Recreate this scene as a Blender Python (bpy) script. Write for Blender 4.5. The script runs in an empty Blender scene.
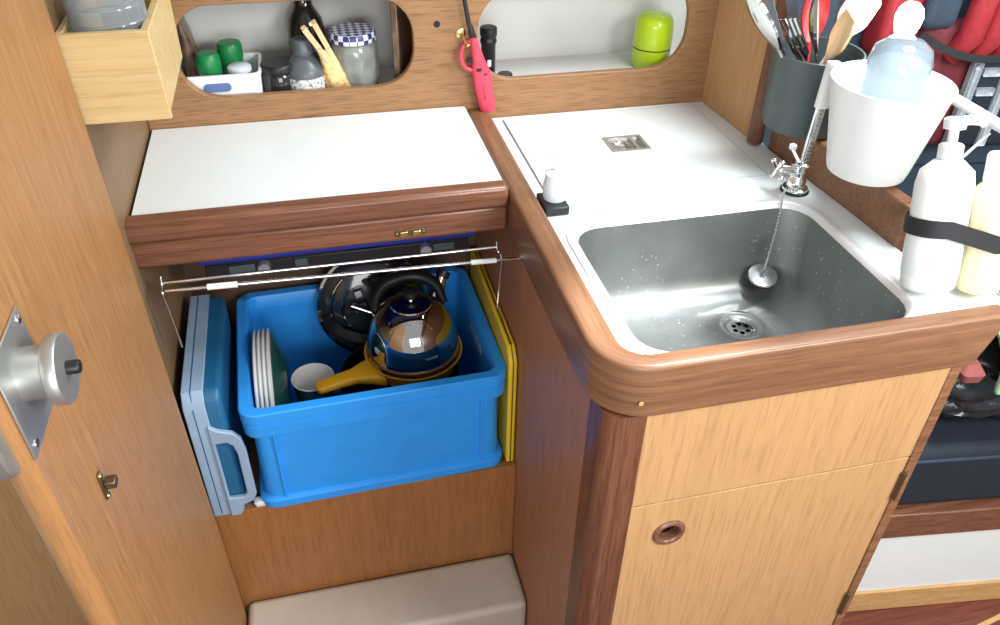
import bpy, bmesh, math, random
from mathutils import Vector, Matrix, Euler
random.seed(7)
PI = math.pi
scn = bpy.context.scene
COL = scn.collection

# ---------------------------------------------------------------- camera, world, lamps, exposure
cam_d = bpy.data.cameras.new('camera')
cam = bpy.data.objects.new('camera', cam_d); COL.objects.link(cam)
CR = Vector((0.97241045, -0.23262043, 0.01748297))
CU = Vector((0.12575593, 0.58586066, 0.80059524))
CF = Vector((0.19647739, 0.77630859, -0.59895042))
cm = Matrix((CR, CU, -CF)).transposed().to_4x4()
cm.translation = Vector((-0.30056, -1.31111, 0.57903))
cam.matrix_world = cm
cam_d.sensor_width = 36.0
cam_d.lens = 36.0 * 807.88 / 1000.0
cam_d.clip_start = 0.01
scn.camera = cam

wd = bpy.data.worlds.new('world'); scn.world = wd; wd.use_nodes = True
bgn = wd.node_tree.nodes['Background']
bgn.inputs[0].default_value = (0.95, 0.98, 1.0, 1); bgn.inputs[1].default_value = 0.45

def area(name, loc, target, sx, sy, energy, color):
    d = bpy.data.lights.new(name, 'AREA'); d.shape = 'RECTANGLE'; d.size = sx; d.size_y = sy
    d.energy = energy; d.color = color
    o = bpy.data.objects.new(name, d); COL.objects.link(o); o.location = loc
    o.rotation_euler = (Vector(target) - Vector(loc)).to_track_quat('-Z', 'Y').to_euler()
    return o
area('hatch_daylight', (0.66, -0.44, 1.08), (0.30, -0.42, 0.0), 0.42, 0.42, 17, (0.94, 0.98, 1.0))
area('companionway_daylight', (0.62, -1.40, 0.72), (0.30, -0.60, -0.15), 0.40, 0.40, 11, (1.0, 0.97, 0.93))
area('crate_fill', (-0.22, -1.75, 0.22), (-0.25, -0.4, -0.35), 0.7, 0.5, 9, (0.97, 0.98, 1.0))  # unseen fill light added low in front to brighten the crate and recess
area('settee_fill', (1.15, -1.75, 0.75), (0.85, -0.55, -0.75), 0.5, 0.5, 13, (1.0, 0.99, 0.95))  # unseen fill light added to brighten the white settee front
sd = bpy.data.lights.new('corner_glare_spot', 'SPOT'); sd.energy = 330; sd.spot_size = math.radians(11); sd.spot_blend = .9; sd.shadow_soft_size = .03; sd.color = (.93, .97, 1)  # added spot that blows out the sink's front left corner, imitating a reflected glare
so_ = bpy.data.objects.new('corner_glare_spot', sd); COL.objects.link(so_); so_.location = (.55, -.55, 1.35)
so_.rotation_euler = (Vector((.055, -.625, -.01)) - so_.location).to_track_quat('-Z', 'Y').to_euler()

scn.view_settings.view_transform = 'Standard'
scn.view_settings.look = 'None'
scn.view_settings.gamma = 1.0
scn.view_settings.use_curve_mapping = False
scn.view_settings.exposure = 0.25

# ---------------------------------------------------------------- materials
MATS = {}
def nodes_of(name):
    m = bpy.data.materials.new(name); m.use_nodes = True
    nt = m.node_tree; b = nt.nodes['Principled BSDF']
    return m, nt, b
def plain(name, c, rough=0.5, metal=0.0, spec=0.5, coat=0.0, trans=0.0, var=0.06, scale=30.0, bump=0.0, emit=None, ior=1.45, alpha=1.0):
    """a slightly uneven procedural material"""
    m, nt, b = nodes_of(name)
    tc = nt.nodes.new('ShaderNodeTexCoord'); nz = nt.nodes.new('ShaderNodeTexNoise')
    nz.inputs['Scale'].default_value = scale; nz.inputs['Detail'].default_value = 4
    nt.links.new(tc.outputs['Object'], nz.inputs['Vector'])
    rp = nt.nodes.new('ShaderNodeValToRGB')
    rp.color_ramp.elements[0].position = 0.3; rp.color_ramp.elements[1].position = 0.7
    rp.color_ramp.elements[0].color = tuple(x * (1 - var) for x in c) + (1,)
    rp.color_ramp.elements[1].color = tuple(min(1, x * (1 + var)) for x in c) + (1,)
    nt.links.new(nz.outputs['Fac'], rp.inputs['Fac']); nt.links.new(rp.outputs['Color'], b.inputs['Base Color'])
    b.inputs['Roughness'].default_value = rough; b.inputs['Metallic'].default_value = metal
    b.inputs['Specular IOR Level'].default_value = spec; b.inputs['Coat Weight'].default_value = coat
    b.inputs['Transmission Weight'].default_value = trans; b.inputs['IOR'].default_value = ior
    b.inputs['Alpha'].default_value = alpha
    if emit:
        b.inputs['Emission Color'].default_value = emit[0] + (1,); b.inputs['Emission Strength'].default_value = emit[1]
    if bump:
        bp = nt.nodes.new('ShaderNodeBump'); bp.inputs['Strength'].default_value = bump; bp.inputs['Distance'].default_value = 0.002
        nt.links.new(nz.outputs['Fac'], bp.inputs['Height']); nt.links.new(bp.outputs['Normal'], b.inputs['Normal'])
    MATS[name] = m; return m
def wood(name, c1, c2, grain='z', rough=0.4, coat=0.2, fine=1.0, pores=0.5, attr=None):
    """varnished wood: stretched noise along the grain axis plus dark pores"""
    m, nt, b = nodes_of(name)
    tc = nt.nodes.new('ShaderNodeTexCoord'); mp = nt.nodes.new('ShaderNodeMapping'); src = tc.outputs['Object']
    if attr:
        at = nt.nodes.new('ShaderNodeAttribute'); at.attribute_name = attr; src = at.outputs['Vector']
    s = [95 * fine] * 3; s['xyz'.index(grain)] = 3.5 * fine
    mp.inputs['Scale'].default_value = s
    nt.links.new(src, mp.inputs['Vector'])
    nz = nt.nodes.new('ShaderNodeTexNoise'); nz.inputs['Scale'].default_value = 1.0; nz.inputs['Detail'].default_value = 5; nz.inputs['Distortion'].default_value = 0.6
    nt.links.new(mp.outputs['Vector'], nz.inputs['Vector'])
    rp = nt.nodes.new('ShaderNodeValToRGB')
    rp.color_ramp.elements[0].position = 0.3; rp.color_ramp.elements[1].position = 0.72
    rp.color_ramp.elements[0].color = c1 + (1,); rp.color_ramp.elements[1].color = c2 + (1,)
    nt.links.new(nz.outputs['Fac'], rp.inputs['Fac'])
    mp2 = nt.nodes.new('ShaderNodeMapping'); s2 = [420 * fine] * 3; s2['xyz'.index(grain)] = 22 * fine
    mp2.inputs['Scale'].default_value = s2; nt.links.new(src, mp2.inputs['Vector'])
    n2 = nt.nodes.new('ShaderNodeTexNoise'); n2.inputs['Scale'].default_value = 1.0; n2.inputs['Detail'].default_value = 2
    nt.links.new(mp2.outputs['Vector'], n2.inputs['Vector'])
    r2 = nt.nodes.new('ShaderNodeValToRGB'); r2.color_ramp.elements[0].position = 0.36; r2.color_ramp.elements[1].position = 0.5
    k = 1 - pores * 0.55
    r2.color_ramp.elements[0].color = (k, k, k, 1); r2.color_ramp.elements[1].color = (1, 1, 1, 1)
    nt.links.new(n2.outputs['Fac'], r2.inputs['Fac'])
    mx = nt.nodes.new('ShaderNodeMix'); mx.data_type = 'RGBA'; mx.blend_type = 'MULTIPLY'; mx.inputs['Factor'].default_value = 1.0
    nt.links.new(rp.outputs['Color'], mx.inputs['A']); nt.links.new(r2.outputs['Color'], mx.inputs['B'])
    nt.links.new(mx.outputs['Result'], b.inputs['Base Color'])
    b.inputs['Roughness'].default_value = rough; b.inputs['Coat Weight'].default_value = coat; b.inputs['Coat Roughness'].default_value = 0.25; b.inputs['Specular IOR Level'].default_value = 0.3
    bp = nt.nodes.new('ShaderNodeBump'); bp.inputs['Strength'].default_value = 0.08; bp.inputs['Distance'].default_value = 0.001
    nt.links.new(n2.outputs['Fac'], bp.inputs['Height']); nt.links.new(bp.outputs['Normal'], b.inputs['Normal'])
    MATS[name] = m; return m

wood('teak_z', (.33, .16, .058), (.39, .20, .078), 'z', .50, .04, pores=.4)
wood('wall_ply', (.20, .125, .062), (.24, .15, .078), 'z', .5, .05, fine=.8, pores=.2)
wood('teak_x', (.28, .145, .064), (.345, .185, .085), 'x', .45, .12, pores=.6)
wood('ply_z', (.47, .27, .12), (.53, .305, .14), 'z', .45, .15, fine=.8, pores=.28)
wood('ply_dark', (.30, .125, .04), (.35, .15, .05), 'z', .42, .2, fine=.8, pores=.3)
wood('side_ply', (.38, .18, .09), (.44, .215, .115), 'z', .50, .04, pores=.35)
wood('mahogany_x', (.14, .055, .03), (.25, .11, .062), 'x', .36, .35)
wood('mahogany_y', (.15, .06, .035), (.27, .12, .075), 'y', .38, .3)
wood('mahogany_z', (.10, .035, .018), (.23, .095, .05), 'z', .42, .2)
wood('rail_x', (.19, .085, .04), (.30, .145, .072), 'x', .36, .35)
wood('bent_rail', (.165, .075, .036), (.275, .138, .070), 'x', .38, .25, fine=.8, pores=.4, attr='grain')
wood('lipping', (.34, .165, .06), (.42, .215, .085), 'z', .38, .3, pores=.3)
wood('bamboo', (.56, .40, .175), (.66, .49, .25), 'x', .45, .15, fine=.6, pores=.25)
wood('spatula_wood', (.72, .50, .26), (.84, .64, .38), 'z', .55, 0, pores=.3)
wood('floor_wood', (.12, .035, .022), (.22, .07, .045), 'x', .4, .2)
wood('pale_wood', (.55, .32, .12), (.68, .43, .19), 'x', .4, .2, pores=.3)
plain('laminate', (.78, .84, .85), .28, var=.01)
plain('gap_dark', (.02, .02, .02), .9)
plain('grey_gasket', (.20, .21, .20), .7)
plain('locker_grey', (.60, .61, .59), .6, var=.05, scale=9, bump=.1)
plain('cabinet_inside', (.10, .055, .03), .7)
plain('navy_enamel', (.02, .04, .36), .4)
plain('black_plastic', (.012, .013, .015), .4)
plain('crate_blue', (.03, .33, .90), .38, var=.04)
plain('teal_plastic', (.012, .11, .24), .42)
plain('grey_blue_plastic', (.27, .38, .52), .42)
plain('yellow_plastic', (.80, .56, .02), .4)
plain('yellow_pan', (.78, .42, .015), .35, coat=.3)
plain('white_ceramic', (.80, .81, .80), .2, coat=.4, var=.02)
plain('green_ceramic', (.012, .07, .065), .25, coat=.3)
plain('steel', (.72, .73, .74), .18, metal=1, var=.04)
plain('steel_polished', (.56, .54, .52), .06, metal=1, var=.02)
plain('satin_metal', (.50, .51, .49), .42, metal=.85, var=.05)
plain('sink_steel', (.33, .35, .345), .38, metal=.9, var=.22, scale=9, bump=.05)
plain('sink_flange', (.84, .85, .86), .34, metal=.3, var=.03)
plain('chrome', (.85, .87, .88), .08, metal=1, var=.02)
plain('brass', (.75, .56, .22), .25, metal=1, var=.06)
plain('bronze', (.20, .16, .09), .4, metal=.9, var=.1)
plain('beige_vinyl', (.50, .44, .37), .5, var=.04)
plain('white_plastic', (.86, .88, .88), .35, var=.01)
plain('milky_plastic', (.80, .88, .92), .3, trans=.25, var=.01)
plain('grey_pot', (.06, .085, .085), .45, coat=.1)
plain('navy_fabric', (.012, .018, .032), .75, var=.12, scale=200, bump=.2)
plain('navy_top', (.028, .048, .075), .7, var=.12, scale=120, bump=.2)
plain('red_fabric', (.36, .025, .035), .6, var=.15, scale=120, bump=.2)
plain('dark_red_fabric', (.13, .014, .022), .65, var=.2, scale=160, bump=.2)
plain('reflective_grey', (.33, .38, .43), .5, var=.15, scale=260)
plain('red_handle', (.55, .02, .025), .3)
plain('strap_black', (.015, .017, .02), .6)
plain('cream_plastic', (.86, .78, .50), .35, var=.02)
plain('pink_plastic', (.70, .06, .11), .35, var=.03)
plain('lime_enamel', (.46, .66, .015), .25, coat=.4, var=.03)
plain('green_lid', (.01, .22, .06), .35)
plain('clear_plastic', (.93, .95, .97), .08, trans=.95, var=.0, ior=1.25)
plain('clear_glass', (.76, .84, .90), .06, trans=.86, var=.0, ior=1.4)
plain('dark_glass', (.012, .012, .010), .08, coat=.5)
plain('jar_dark', (.02, .024, .028), .12, coat=.5)
plain('pewter_plastic', (.10, .115, .13), .35)
plain('gold_foil', (.66, .46, .19), .38, metal=.35, var=.35, scale=160, bump=.5)
plain('brown_foil', (.20, .13, .09), .3, metal=.4, var=.4, scale=50, bump=.6)
plain('jar_fill', (.23, .25, .23), .15, coat=.5, var=.25, scale=40)
plain('bin_bag', (.02, .023, .027), .22, var=.2, scale=60, bump=.9)
plain('glare_glow', (1, 1, 1), .4, emit=((1.0, .97, 1.0), 18))  # emission for the added glare above the white cup
plain('pink_cloth', (.25, .075, .065), .8, bump=.2)
plain('white_cloth', (.72, .78, .80), .8, bump=.2)
plain('blue_sachet', (.10, .17, .40), .4)
plain('knob_tip', (.35, .05, .06), .4)

def speckled_steel():
    m = MATS['sink_steel']; nt = m.node_tree; b = nt.nodes['Principled BSDF']
    tc = nt.nodes.new('ShaderNodeTexCoord'); vo = nt.nodes.new('ShaderNodeTexVoronoi'); vo.inputs['Scale'].default_value = 95
    n = nt.nodes.new('ShaderNodeTexNoise'); n.inputs['Scale'].default_value = 14; n.inputs['Detail'].default_value = 3
    r1 = nt.nodes.new('ShaderNodeValToRGB'); r1.color_ramp.elements[0].position = .10; r1.color_ramp.elements[0].color = (1, 1, 1, 1); r1.color_ramp.elements[1].position = .20; r1.color_ramp.elements[1].color = (0, 0, 0, 1)
    r2 = nt.nodes.new('ShaderNodeValToRGB'); r2.color_ramp.elements[0].position = .50; r2.color_ramp.elements[1].position = .62
    mu = nt.nodes.new('ShaderNodeMath'); mu.operation = 'MULTIPLY'; mx = nt.nodes.new('ShaderNodeMix'); mx.data_type = 'RGBA'
    old = b.inputs['Base Color'].links[0].from_socket
    for o in (vo, n): nt.links.new(tc.outputs['Object'], o.inputs['Vector'])
    nt.links.new(vo.outputs['Distance'], r1.inputs['Fac']); nt.links.new(n.outputs['Fac'], r2.inputs['Fac'])
    nt.links.new(r1.outputs['Color'], mu.inputs[0]); nt.links.new(r2.outputs['Color'], mu.inputs[1])
    nt.links.new(mu.outputs[0], mx.inputs['Factor']); nt.links.new(old, mx.inputs['A']); mx.inputs['B'].default_value = (.72, .72, .66, 1)
    nt.links.new(mx.outputs['Result'], b.inputs['Base Color'])
    rr_ = nt.nodes.new('ShaderNodeMapRange'); rr_.inputs['To Min'].default_value = .34; rr_.inputs['To Max'].default_value = .55
    nt.links.new(n.outputs['Fac'], rr_.inputs['Value']); nt.links.new(rr_.outputs['Result'], b.inputs['Roughness'])
speckled_steel()
def checker_mat(name, a, b_, scale):
    m, nt, b = nodes_of(name); tc = nt.nodes.new('ShaderNodeTexCoord'); mp = nt.nodes.new('ShaderNodeMapping')
    mp.inputs['Rotation'].default_value = (0, 0, PI / 4)
    ck = nt.nodes.new('ShaderNodeTexChecker'); ck.inputs['Scale'].default_value = scale
    ck.inputs['Color1'].default_value = a + (1,); ck.inputs['Color2'].default_value = b_ + (1,)
    nt.links.new(tc.outputs['Object'], mp.inputs['Vector']); nt.links.new(mp.outputs['Vector'], ck.inputs['Vector'])
    nt.links.new(ck.outputs['Color'], b.inputs['Base Color']); b.inputs['Roughness'].default_value = .35
    MATS[name] = m
def speck_mat(name, a, b_, scale, lo=.45, hi=.55):
    m, nt, b = nodes_of(name); tc = nt.nodes.new('ShaderNodeTexCoord'); nz = nt.nodes.new('ShaderNodeTexNoise')
    nz.inputs['Scale'].default_value = scale; nz.inputs['Detail'].default_value = 3
    rp = nt.nodes.new('ShaderNodeValToRGB'); rp.color_ramp.elements[0].position = lo; rp.color_ramp.elements[1].position = hi
    rp.color_ramp.elements[0].color = a + (1,); rp.color_ramp.elements[1].color = b_ + (1,)
    nt.links.new(tc.outputs['Object'], nz.inputs['Vector']); nt.links.new(nz.outputs['Fac'], rp.inputs['Fac'])
    nt.links.new(rp.outputs['Color'], b.inputs['Base Color']); b.inputs['Roughness'].default_value = .6
    MATS[name] = m
checker_mat('blue_check', (.75, .76, .82), (.03, .04, .17), 110)
speck_mat('label_print', (.62, .64, .66), (.16, .16, .18), 220, .5, .6)
speck_mat('leaf_print', (.02, .16, .06), (.30, .55, .30), 45, .45, .58)
MAT = MATS

# ---------------------------------------------------------------- mesh helpers
def bm_new(): return bmesh.new()
def ngon(bm, pts):
    vs = [bm.verts.new(p) for p in pts]; bm.faces.new(vs); return vs
def box(bm, x0, x1, y0, y1, z0, z1, M=None):
    c = [(x, y, z) for z in (z0, z1) for y in (y0, y1) for x in (x0, x1)]
    v = [bm.verts.new(M @ Vector(p) if M else p) for p in c]
    for f in ((0, 2, 3, 1), (4, 5, 7, 6), (0, 1, 5, 4), (2, 6, 7, 3), (0, 4, 6, 2), (1, 3, 7, 5)):
        bm.faces.new([v[i] for i in f])
def loft(bm, loops, cap0=True, cap1=True, closed=False, M=None):
    L = [[bm.verts.new(M @ Vector(p) if M else p) for p in lp] for lp in loops]
    n = len(L[0]); rng = range(len(L)) if closed else range(len(L) - 1)
    for i in rng:
        a, b = L[i], L[(i + 1) % len(L)]
        for k in range(n):
            bm.faces.new((a[k], a[(k + 1) % n], b[(k + 1) % n], b[k]))
    if not closed:
        if cap0: bm.faces.new(list(reversed(L[0])))
        if cap1: bm.faces.new(L[-1])
    return L
def rr(x0, x1, y0, y1, r, z, n=5):
    out = []
    for k, (cx, cy) in enumerate(((x1 - r, y1 - r), (x0 + r, y1 - r), (x0 + r, y0 + r), (x1 - r, y0 + r))):
        for i in range(n + 1):
            a = PI / 2 * (k + i / n); out.append((cx + r * math.cos(a), cy + r * math.sin(a), z))
    return out
def rcirc(cx, cy, r, z, n=5):
    out = []
    for k in range(4):
        for i in range(n + 1):
            a = PI / 2 * (k + (i + .5) / (n + 1)); out.append((cx + r * math.cos(a), cy + r * math.sin(a), z))
    return out
def lathe(bm, prof, c=(0, 0, 0), M=None, segs=36, cap0=True, cap1=True, closed=False):
    """prof: (radius, height) list along +z, placed at c and optionally transformed by M first"""
    loops = []
    for r, z in prof:
        lp = []
        for k in range(segs):
            a = 2 * PI * k / segs; p = Vector((r * math.cos(a), r * math.sin(a), z))
            if M: p = M @ p
            lp.append(p + Vector(c))
        loops.append(lp)
    loft(bm, loops, cap0, cap1, closed)
def tube(bm, pts, r, segs=10, closed=False):
    pts = [Vector(p) for p in pts]; n = len(pts); rs = r if isinstance(r, (list, tuple)) else [r] * n
    loops = []; up = None
    for i, p in enumerate(pts):
        if closed: t = pts[(i + 1) % n] - pts[i - 1]
        else: t = pts[min(i + 1, n - 1)] - pts[max(i - 1, 0)]
        t.normalize()
        if up is None:
            up = Vector((0, 0, 1)) if abs(t.z) < .9 else Vector((1, 0, 0))
        a = t.cross(up).normalized(); b = a.cross(t).normalized(); up = b
        loops.append([p + (a * math.cos(2 * PI * k / segs) + b * math.sin(2 * PI * k / segs)) * rs[i] for k in range(segs)])
    loft(bm, loops, closed=closed)
def smooth_path(pts, n=8):
    """Catmull-Rom through the points"""
    P = [Vector(p) for p in pts]; P = [P[0] * 2 - P[1]] + P + [P[-1] * 2 - P[-2]]; out = []
    for i in range(1, len(P) - 2):
        for k in range(n):
            t = k / n
            out.append(.5 * ((2 * P[i]) + (P[i + 1] - P[i - 1]) * t + (2 * P[i - 1] - 5 * P[i] + 4 * P[i + 1] - P[i + 2]) * t * t + (3 * P[i] - P[i - 1] - 3 * P[i + 1] + P[i + 2]) * t ** 3))
    out.append(P[-2]); return out
def ribbon(bm, pts, w, th, wdir=(0, 0, 1)):
    """a strap with real thickness swept along pts; w along wdir"""
    pts = [Vector(p) for p in pts]; wv = Vector(wdir).normalized(); loops = []
    for i, p in enumerate(pts):
        t = (pts[min(i + 1, len(pts) - 1)] - pts[max(i - 1, 0)]).normalized(); nn = t.cross(wv).normalized()
        ww = nn.cross(t).normalized()
        loops.append([p + ww * w / 2 + nn * th / 2, p - ww * w / 2 + nn * th / 2, p - ww * w / 2 - nn * th / 2, p + ww * w / 2 - nn * th / 2])
    loft(bm, loops)
def plate(bm, outer, holes, a, b, axis='z'):
    """flat board from a 2D outline with holes, from a to b along axis (x: pts are y,z; y: x,z; z: x,y)"""
    def P(q, h): return {'x': (h, q[0], q[1]), 'y': (q[0], h, q[1]), 'z': (q[0], q[1], h)}[axis]
    rings = []
    for side in (a, b):
        es = []; rg = []
        for lp in [outer] + holes:
            vs = [bm.verts.new(P(q, side)) for q in lp]; rg.append(vs)
            es += [bm.edges.new((vs[i], vs[(i + 1) % len(vs)])) for i in range(len(vs))]
        if holes: bmesh.ops.triangle_fill(bm, edges=es, use_beauty=True, use_dissolve=False)
        else: bm.faces.new(rg[0])
        rings.append(rg)
    for ra, rb in zip(*rings):
        n = len(ra)
        for i in range(n): bm.faces.new((ra[i], ra[(i + 1) % n], rb[(i + 1) % n], rb[i]))
def ov(x0, x1, z0, z1, r, n=8): return [(p[0], p[1]) for p in rr(x0, x1, z0, z1, r, 0, n)]

def obj(name, bm, mat, parent=None, bevel=0.0, angle=40, segs=2):
    bmesh.ops.remove_doubles(bm, verts=bm.verts, dist=1e-6)
    bmesh.ops.recalc_face_normals(bm, faces=bm.faces)
    me = bpy.data.meshes.new(name); bm.to_mesh(me); bm.free()
    for p in me.polygons: p.use_smooth = True
    me.set_sharp_from_angle(angle=math.radians(angle))
    me.materials.append(MAT[mat])
    o = bpy.data.objects.new(name, me); COL.objects.link(o)
    if parent:
        o.parent = parent; q = parent; off = Vector((0, 0, 0))
        while q: off += q.location; q = q.parent
        o.location = -off
    if bevel:
        md = o.modifiers.new('bevel', 'BEVEL'); md.width = bevel; md.segments = segs; md.limit_method = 'ANGLE'; md.angle_limit = math.radians(50)
    return o
def tag(o, label, cat, group=None):
    o['label'] = label; o['category'] = cat
    if group: o['group'] = group
    return o
def thing(name, label, cat, loc=(0, 0, 0), group=None):
    o = bpy.data.objects.new(name, None); COL.objects.link(o); o.location = loc; o.empty_display_size = .02
    return tag(o, label, cat, group)
def st(o): o['kind'] = 'structure'; return o
def bx(name, dims, mat, parent=None, bevel=.0):
    bm = bm_new(); box(bm, *dims); return obj(name, bm, mat, parent, bevel)
def lt(name, prof, c, mat, parent=None, M=None, segs=36, **k):
    bm = bm_new(); lathe(bm, prof, c, M, segs, **k); return obj(name, bm, mat, parent)
def tb(name, pts, r, mat, parent=None, segs=10, closed=False):
    bm = bm_new(); tube(bm, pts, r, segs, closed); return obj(name, bm, mat, parent)
RX = lambda d: Matrix.Rotation(math.radians(d), 4, 'X')
RY = lambda d: Matrix.Rotation(math.radians(d), 4, 'Y')
RZ = lambda d: Matrix.Rotation(math.radians(d), 4, 'Z')

# ================================================================ SETTING
FLOOR = -0.925
st(bx('floor', (-1.3, 1.9, -1.9, .3, FLOOR - .03, FLOOR), 'floor_wood'))
# bulkhead behind the counters with its two oval openings
bm = bm_new()
plate(bm, [(-.5568, -.01), (.42, -.01), (.42, .42), (-.5568, .42)],
      [ov(-.492, -.124, .0705, .2145, .062), ov(-.0165, .3585, .0685, .215, .062)], 0.0, .014, 'y')
st(obj('wall_back', bm, 'teak_x', bevel=.002))
st(bx('wall_hull', (-.556, .46, .146, .156, .0, .42), 'locker_grey'))
st(bx('trim_1', (-.556, .46, .0145, .1455, .038, .05), 'locker_grey'))        # shelf inside the lockers
st(bx('trim_2', (-.092, -.080, .0145, .1455, .0505, .42), 'teak_z'))          # divider between the lockers
st(bx('wall_left', (-.575, -.557, -.370, .145, FLOOR, .42), 'wall_ply'))
st(bx('wall_side', (-1.25, -.580, -.366, -.350, FLOOR, .45), 'ply_z'))
# short bulkhead at the right end of the worktop, with its rounded post
bm = bm_new(); plate(bm, [(.409, -.001), (.424, -.001), (.436, -.176), (.418, -.176)], [], 0.001, .42, 'z')
st(obj('wall_right', bm, 'ply_z'))
bm = bm_new(); plate(bm, [(.418 + .013 * math.cos(a), -.188 + .013 * math.sin(a)) for a in [2 * PI * k / 20 for k in range(20)]], [], .004, .42, 'z')
st(obj('trim_3', bm, 'mahogany_z'))

# the open door at the left
door = bpy.data.objects.new('door_1', None); COL.objects.link(door); door.location = (-.56, -.372, FLOOR); door['kind'] = 'structure'
door['label'] = 'varnished teak door standing open at the left with a metal lock'
bx('panel', (-.572, -.548, -.786, -.374, FLOOR + .02, .46), 'teak_z', door, .001)
bm = bm_new()
pf = [(-.548, -.786), (-.548, -.796)] + [(-.560 + .012 * math.cos(a), -.796 - .011 * math.sin(a)) for a in [PI * k / 10 for k in range(11)]] + [(-.572, -.796), (-.572, -.786)]
plate(bm, pf, [], FLOOR + .02, .46, 'z'); obj('edge_lipping', bm, 'lipping', door)['label'] = 'paler rounded wooden lipping on the free edge of the door'
lp = bx('lock_plate', (-.548, -.5455, -.800, -.722, .098, .194), 'satin_metal', door, .001)
MX = RY(90)
lt('knob', [(.0215, 0), (.0215, .018), (.0222, .019), (.028, .0205), (.0292, .022), (.0292, .030), (.028, .0315), (.0, .0315)], (-.5455, -.7595, .1535), 'satin_metal', lp, MX)
lt('spindle', [(.0058, 0), (.0058, .009), (.005, .010), (.0, .010)], (-.5142, -.7595, .1535), 'black_plastic', lp, MX, 16)
for yy, zz in ((-.790, .107), (-.730, .186)):
    lt('screw', [(.0042, 0), (.004, .0012), (.002, .002), (0, .002)], (-.5455, yy, zz), 'steel', lp, MX, 14)
bm = bm_new(); plate(bm, [(-.812 + .004 * 0 + .0, .20), (-.800, .20), (-.800, .101), (-.808, .094), (-.816, .098), (-.822, .112), (-.824, .15), (-.822, .18)], [], -.600, -.5560, 'x')
obj('lock_case', bm, 'satin_metal', door, .003)
ct = bm_new(); box(ct, -.548, -.5455, -.712, -.704, -.052, -.018); h = obj('catch_plate', ct, 'bronze', door, .001)
ct = bm_new(); box(ct, -.5455, -.5345, -.7105, -.6985, -.040, -.031); obj('catch_tongue', ct, 'bronze', h, .0015)
for zz in (-.049, -.021):
    lt('screw', [(.0035, 0), (.0030, .0015), (0, .002)], (-.5455, -.708, zz), 'brass', h, MX, 12)

door.location.x += .0188; door.rotation_euler.y = -.0175      # the door leans a little with the hull
# ================================================================ LEFT GALLEY CABINET
cab = thing('galley_cabinet', 'open wooden galley cabinet under the left white counter, holding the blue crate', 'cabinet', (-.29, -.34, FLOOR))
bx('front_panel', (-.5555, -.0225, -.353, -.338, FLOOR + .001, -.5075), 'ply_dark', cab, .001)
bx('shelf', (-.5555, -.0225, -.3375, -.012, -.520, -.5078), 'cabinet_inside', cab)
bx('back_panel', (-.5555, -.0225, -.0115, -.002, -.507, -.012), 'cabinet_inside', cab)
fa = bx('fascia', (-.567, -.0365, -.303, -.283, -.0465, -.0045), 'mahogany_x', cab, .006); 
cc = bx('ball_catch', (-.204, -.160, -.3048, -.3035, -.0365, -.0265), 'bronze', fa, .0005)
for x0 in (-.198, -.179):
    bx('catch_block', (x0, x0 + .012, -.3085, -.3048, -.0355, -.0275), 'brass', cc, .001)
for x0 in (-.2015, -.1625):
    lt('screw', [(.002, 0), (.0018, .001), (0, .0015)], (x0, -.3048, -.0315), 'brass', cc, RX(90), 10)

lid = thing('hob_cover', 'plain white laminate counter at the left with a dark wooden front edge', 'counter', (-.3, -.14, -.003))
bx('laminate_top', (-.552, -.0405, -.2825, -.002, .010, .027), 'laminate', lid, .0008)
bx('edge_moulding', (-.5665, -.0375, -.311, -.2828, -.0035, .0305), 'mahogany_x', lid, .006)
# what hangs under it
hob = thing('gas_hob', 'dark navy hob body with two round knobs under the left counter', 'hob', (-.28, -.1, -.14))
bx('body', (-.50, -.06, -.195, -.02, -.119, -.006), 'navy_enamel', hob, .004)
bx('control_panel', (-.49, -.075, -.1995, -.1955, -.137, -.117), 'black_plastic', hob, .002)
for x in (-.402, -.1475):
    k = lt('knob', [(.0105, 0), (.0105, .008), (.0085, .011), (.0, .011)], (x, -.1997, -.1265), 'satin_metal', hob, RX(90), 24)
    bx('grip', (x - .0012, x + .0012, -.2135, -.2105, -.1335, -.1195), 'satin_metal', k)
for x0, x1 in ((-.455, -.415), (-.355, -.335), (-.135, -.10)):
    bx('bracket', (x0, x1, -.203, -.1997, -.133, -.120), 'grey_pot', hob, .001)

# expanding wire rack spanning the opening
rk = thing('wire_rack', 'thin white wire rack stretched across the cabinet opening above the crate', 'rack', (-.28, -.33, -.08))
tb('upper_rod', [(-.5310, -.31, -.0664), (-.0541, -.31, -.0693)], .0026, 'chrome', rk)
lr = tb('lower_rod', [(-.5252, -.33, -.0669), (-.0222, -.33, -.0805)], .0026, 'chrome', rk)
tb('sleeve', [(-.470, -.33, -.0684), (-.430, -.33, -.0695)], .0045, 'white_plastic', lr)
tb('sleeve', [(-.098, -.33, -.0784), (-.060, -.33, -.0795)], .0040, 'white_plastic', lr)
for x, z in ((-.531, -.066), (-.0541, -.069)):
    w = tb('end_wire', smooth_path([(x, -.3075, z + .008), (x, -.315, z - .004), (x + .002, -.33, z - .006), (x + .003, -.322, z - .05), (x + .003, -.31, z - .115)]), .0016, 'steel', rk, 8)
# beige step
bm = bm_new(); box(bm, -.528, -.0235, -.476, -.3545, FLOOR + .001, -.751)
tag(obj('step', bm, 'beige_vinyl', None, .012, segs=4), 'beige padded step on the floor below the crate cabinet', 'step')

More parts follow.
